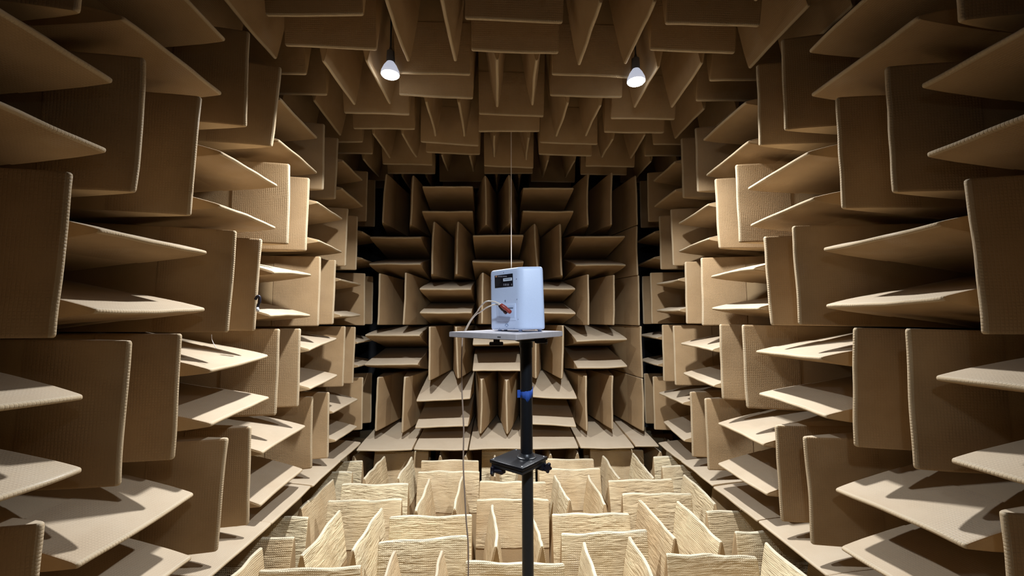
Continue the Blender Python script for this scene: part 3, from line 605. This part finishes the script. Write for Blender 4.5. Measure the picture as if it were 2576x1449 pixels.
# back panel frame: U runs along the panel left->right, V up, N out towards the viewer
A = Vector((foot[0][0]-0.06, foot[0][1]-1.36, 0)); B = Vector((foot[1][0]-0.06, foot[1][1]-1.36, 0))
U = (B-A).normalized(); Vv = Vector((0, 0, 1)); N = U.cross(Vv); PLn = (B-A).length
def panel_box(name, u0_, u1_, v0, v1, mat, depth=0.0008, bev=0.0, parent=spk, lift=0.0):
    bm = bmesh.new(); c = A + U*(u0_+u1_)/2 + Vv*(v0+v1)/2 + N*(lift)
    add_box(bm, c, (u1_-u0_, depth*2, v1-v0), math.atan2(U.y, U.x), bev); return bm_obj(name, bm, mat, parent, angle=40)
# px -> panel position: u fraction over 80 px, v from the bottom edge (y 829) at about 0.8 px per mm
def uv(px, py):
    # intersect the line of sight through the panel at the matching bearing
    x = (px-1257.6)/1040.0; t = (x*foot[0][1]-foot[0][0])/((B-A).x - x*(B-A).y); d = foot[0][1]+t*(B-A).y
    return t*PLn, (-(py-800.0)/1040.0*d) + H0 - spz
def pbox(name, x0, y0_, x1, y1_, mat, **kw):
    ua, va = uv(x0, y0_); ub, _ = uv(x1, y0_); _, vb = uv((x0+x1)/2, y1_); _, va = uv((x0+x1)/2, y0_)
    return panel_box(name, ua, ub, vb, va, mat, **kw)
lab = pbox('rating_label', 1247.5, 689.5, 1293.0, 721.5, LABELM, depth=0.0006, bev=0.0004)
pbox('label_logo', 1249.5, 692.4, 1253.5, 696.2, ORANGEM, depth=0.001, parent=lab)
pbox('serial_sticker', 1269.0, 698.5, 1291.4, 706.0, STICKM, depth=0.0009, parent=lab)
rngt = random.Random(3)

pbox('serial_print', 1272.0, 700.6, 1288.5, 702.4, INKM, depth=0.0012, parent=lab)
bm = bmesh.new()
def addp(x0, y0_, x1, y1_):
    ua, _ = uv(x0, y0_); ub, _ = uv(x1, y0_); _, va = uv((x0+x1)/2, y0_); _, vb = uv((x0+x1)/2, y1_)
    add_box(bm, A+U*(ua+ub)/2+Vv*(va+vb)/2, (abs(ub-ua), 0.0022, abs(va-vb)), math.atan2(U.y, U.x))
for i, y in enumerate([699.5, 702.0, 704.6, 707.6, 710.2, 713.0, 716.0]):
    addp(1249.8, y, 1249.8+rngt.uniform(9, 16), y+0.9)
bm_obj('fine_print', bm, FAINTM, lab)
bm = bmesh.new()
for x0, x1 in ((1255.6, 1257.4), (1257.9, 1260.2), (1260.7, 1262.4), (1262.9, 1264.6), (1265.1, 1267.6), (1268.8, 1271.0), (1271.4, 1273.6), (1274.0, 1276.2), (1276.6, 1278.3)):
    addp(x0, 692.9, x1, 695.9)
bm_obj('label_heading', bm, PRINTM, lab)
bm = bmesh.new()
for x0, x1 in ((1269.5, 1271.2), (1273.0, 1276.5), (1278.0, 1279.2), (1280.4, 1283.0), (1289.2, 1291.0)):
    addp(x0, 713.0, x1, 718.0)
bm_obj('approval_marks', bm, PRINTM, lab)
# terminal cup: raised frame, recessed well
cup = pbox('terminal_cup', 1250.5, 763.5, 1298.5, 806.0, WHITEP, depth=0.0012, bev=0.001)
pbox('cup_well', 1256.0, 768.0, 1296.0, 799.0, GREYP, depth=0.0018, bev=0.0006, parent=cup)
pbox('cup_slot', 1276.0, 773.2, 1293.0, 776.0, INKM, depth=0.0024, parent=cup)
# screws and the little marks
for sx, sy in ((1239.0, 704), (1302.5, 701), (1302.5, 752.5), (1304, 803), (1257, 824.5), (1293.5, 825.5), (1270.5, 683.5)):
    bm = bmesh.new(); u_, v_ = uv(sx, sy); c = A+U*u_+Vv*v_
    add_cyl(bm, c-N*0.0006, c+N*0.0007, 0.0013, seg=12); bm_obj('screw', bm, simple('screw_grey', (0.30, 0.36, 0.5), 0.4), spk)
bm = bmesh.new(); u_, v_ = uv(1272.7, 755); c = A+U*u_+Vv*v_
add_box(bm, c, (0.0042, 0.0016, 0.0018), math.atan2(U.y, U.x)); add_box(bm, c-Vv*0.003, (0.0018, 0.0016, 0.0045), math.atan2(U.y, U.x)); bm_obj('inlet_mark', bm, INKM, spk)
bm = bmesh.new(); u_, v_ = uv(1275, 818.5); c = A+U*u_+Vv*v_
for i in range(13):
    a = math.pi*i/12
    add_box(bm, c+U*0.0062*math.cos(a)+Vv*0.0058*math.sin(a), (0.0021, 0.0016, 0.0016), math.atan2(U.y, U.x))
add_box(bm, c-Vv*0.003, (0.0075, 0.0016, 0.0016), math.atan2(U.y, U.x))
bm_obj('round_mark', bm, simple('mark_blue_grey', (0.24, 0.32, 0.5), 0.5), spk)
for x, y in ((0.0, 1.362), (0.064, 1.290), (0.125, 1.300), (0.02, 1.44)):
    bm = bmesh.new(); add_cyl(bm, (x-0.06, y-1.36, -0.0068), (x-0.06, y-1.36, 0.004), 0.0058, seg=16); bm_obj('foot', bm, GREYP, spk, angle=40)

# plugs and cable
def sight(px, py, d):            # point d metres in front of the eye along +Y (level bearing)
    return Vector(((px-1257.6)/1040.0*d, d, H0-(py-800.0)/1040.0*d))
cab = empty('speaker_cable', sight(1172, 832, 1.45)); tag(cab, 'two pale wires with red plugs leaving the loudspeaker and hanging down as one cable', 'cable')
co = cab.location.copy()
def Pc(px, py, d): return sight(px, py, d)-co
bm = bmesh.new()
p0 = Pc(1259, 766, 1.285); p1 = Pc(1278, 785, 1.272)
def plug(bm, a, b, r):
    q = (b-a).to_track_quat('Z', 'Y'); L_ = (b-a).length
    lathe(bm, [(r*0.45, 0), (r*0.75, L_*0.06), (r*0.9, L_*0.25), (r, L_*0.45), (r*0.8, L_*0.62), (r*0.95, L_*0.8), (r*0.8, L_*0.95), (r*0.3, L_)], Matrix.Translation(a) @ q.to_matrix().to_4x4(), 20)
plug(bm, Pc(1258.5, 765.5, 1.262), Pc(1286, 787, 1.262), 0.0072); bm_obj('red_plug', bm, REDM, cab, smooth=True)
bm = bmesh.new(); plug(bm, Pc(1255.5, 767.5, 1.275), Pc(1275, 789, 1.275), 0.0062); bm_obj('dark_plug', bm, DARKPLUG, cab, smooth=True)
bm = bmesh.new(); add_tube(bm, [Pc(1259, 766, 1.263), Pc(1252, 762, 1.265), Pc(1240, 758, 1.27), Pc(1222, 759, 1.29), Pc(1208, 772, 1.33), Pc(1200, 785, 1.38), Pc(1186, 802, 1.42), Pc(1177, 817, 1.44), Pc(1170, 831, 1.452)], 0.0021); bm_obj('wire', bm, CLEARM, cab, smooth=True)
bm = bmesh.new(); add_tube(bm, [Pc(1256, 768, 1.276), Pc(1248, 766, 1.275), Pc(1238, 768, 1.28), Pc(1222, 775, 1.30), Pc(1208, 785, 1.35), Pc(1199, 790, 1.385), Pc(1187.5, 803, 1.424), Pc(1179, 818, 1.446), Pc(1172, 832, 1.458)], 0.0021); bm_obj('wire', bm, CLEARM, cab, smooth=True)
bm = bmesh.new()
pts = [(1171, 830, 1.455), (1165, 842, 1.475), (1163.5, 870, 1.475), (1162.5, 930, 1.475), (1164, 985, 1.475), (1168.5, 1070, 1.475), (1168, 1150, 1.475), (1171, 1210, 1.475), (1176, 1290, 1.475), (1181, 1350, 1.475), (1181.5, 1470, 1.475), (1182, 1700, 1.475)]
add_tube(bm, [Pc(*q) for q in pts] + [Vector((-0.09, 1.49, 0.56))-co], 0.0026); bm_obj('twin_cable', bm, WIREM, cab, smooth=True)
# dark pull cord clipped to the edge of a left wall wedge
root = empty('edge_clip', W(-2.57, 4.42, 0.20)); tag(root, 'tiny dark clip with a white tip hooked on a left wall wedge edge', 'clip')
bm = bmesh.new(); add_tube(bm, [(0.0, 0.0, 0.0), (0.010, 0.004, 0.022), (0.022, 0.008, 0.018), (0.024, 0.008, -0.012), (0.016, 0.006, -0.035), (0.014, 0.006, -0.075)], 0.0085, 8); bm_obj('hook', bm, KNOBM, root, smooth=True)
bm = bmesh.new(); add_cyl(bm, (0.014, 0.006, -0.075), (0.013, 0.005, -0.048), 0.0095, seg=12); bm_obj('white_tip', bm, STICKM, root, smooth=True)
# stray thread on the left wall
o = empty('loose_thread', sight(552, 840, 2.38)); tag(o, 'short pale loose thread dangling below a left wall wedge', 'thread')
bm = bmesh.new(); c0 = o.location.copy(); add_tube(bm, [sight(551, 838, 2.40)-c0, sight(552.5, 850, 2.40)-c0, sight(557, 860, 2.39)-c0, sight(563.5, 871, 2.38)-c0], 0.0016, 6); bm_obj('strand', bm, STRINGM, o, smooth=True)
for o in list(bpy.data.objects):
    if '_k' in o: del o['_k']
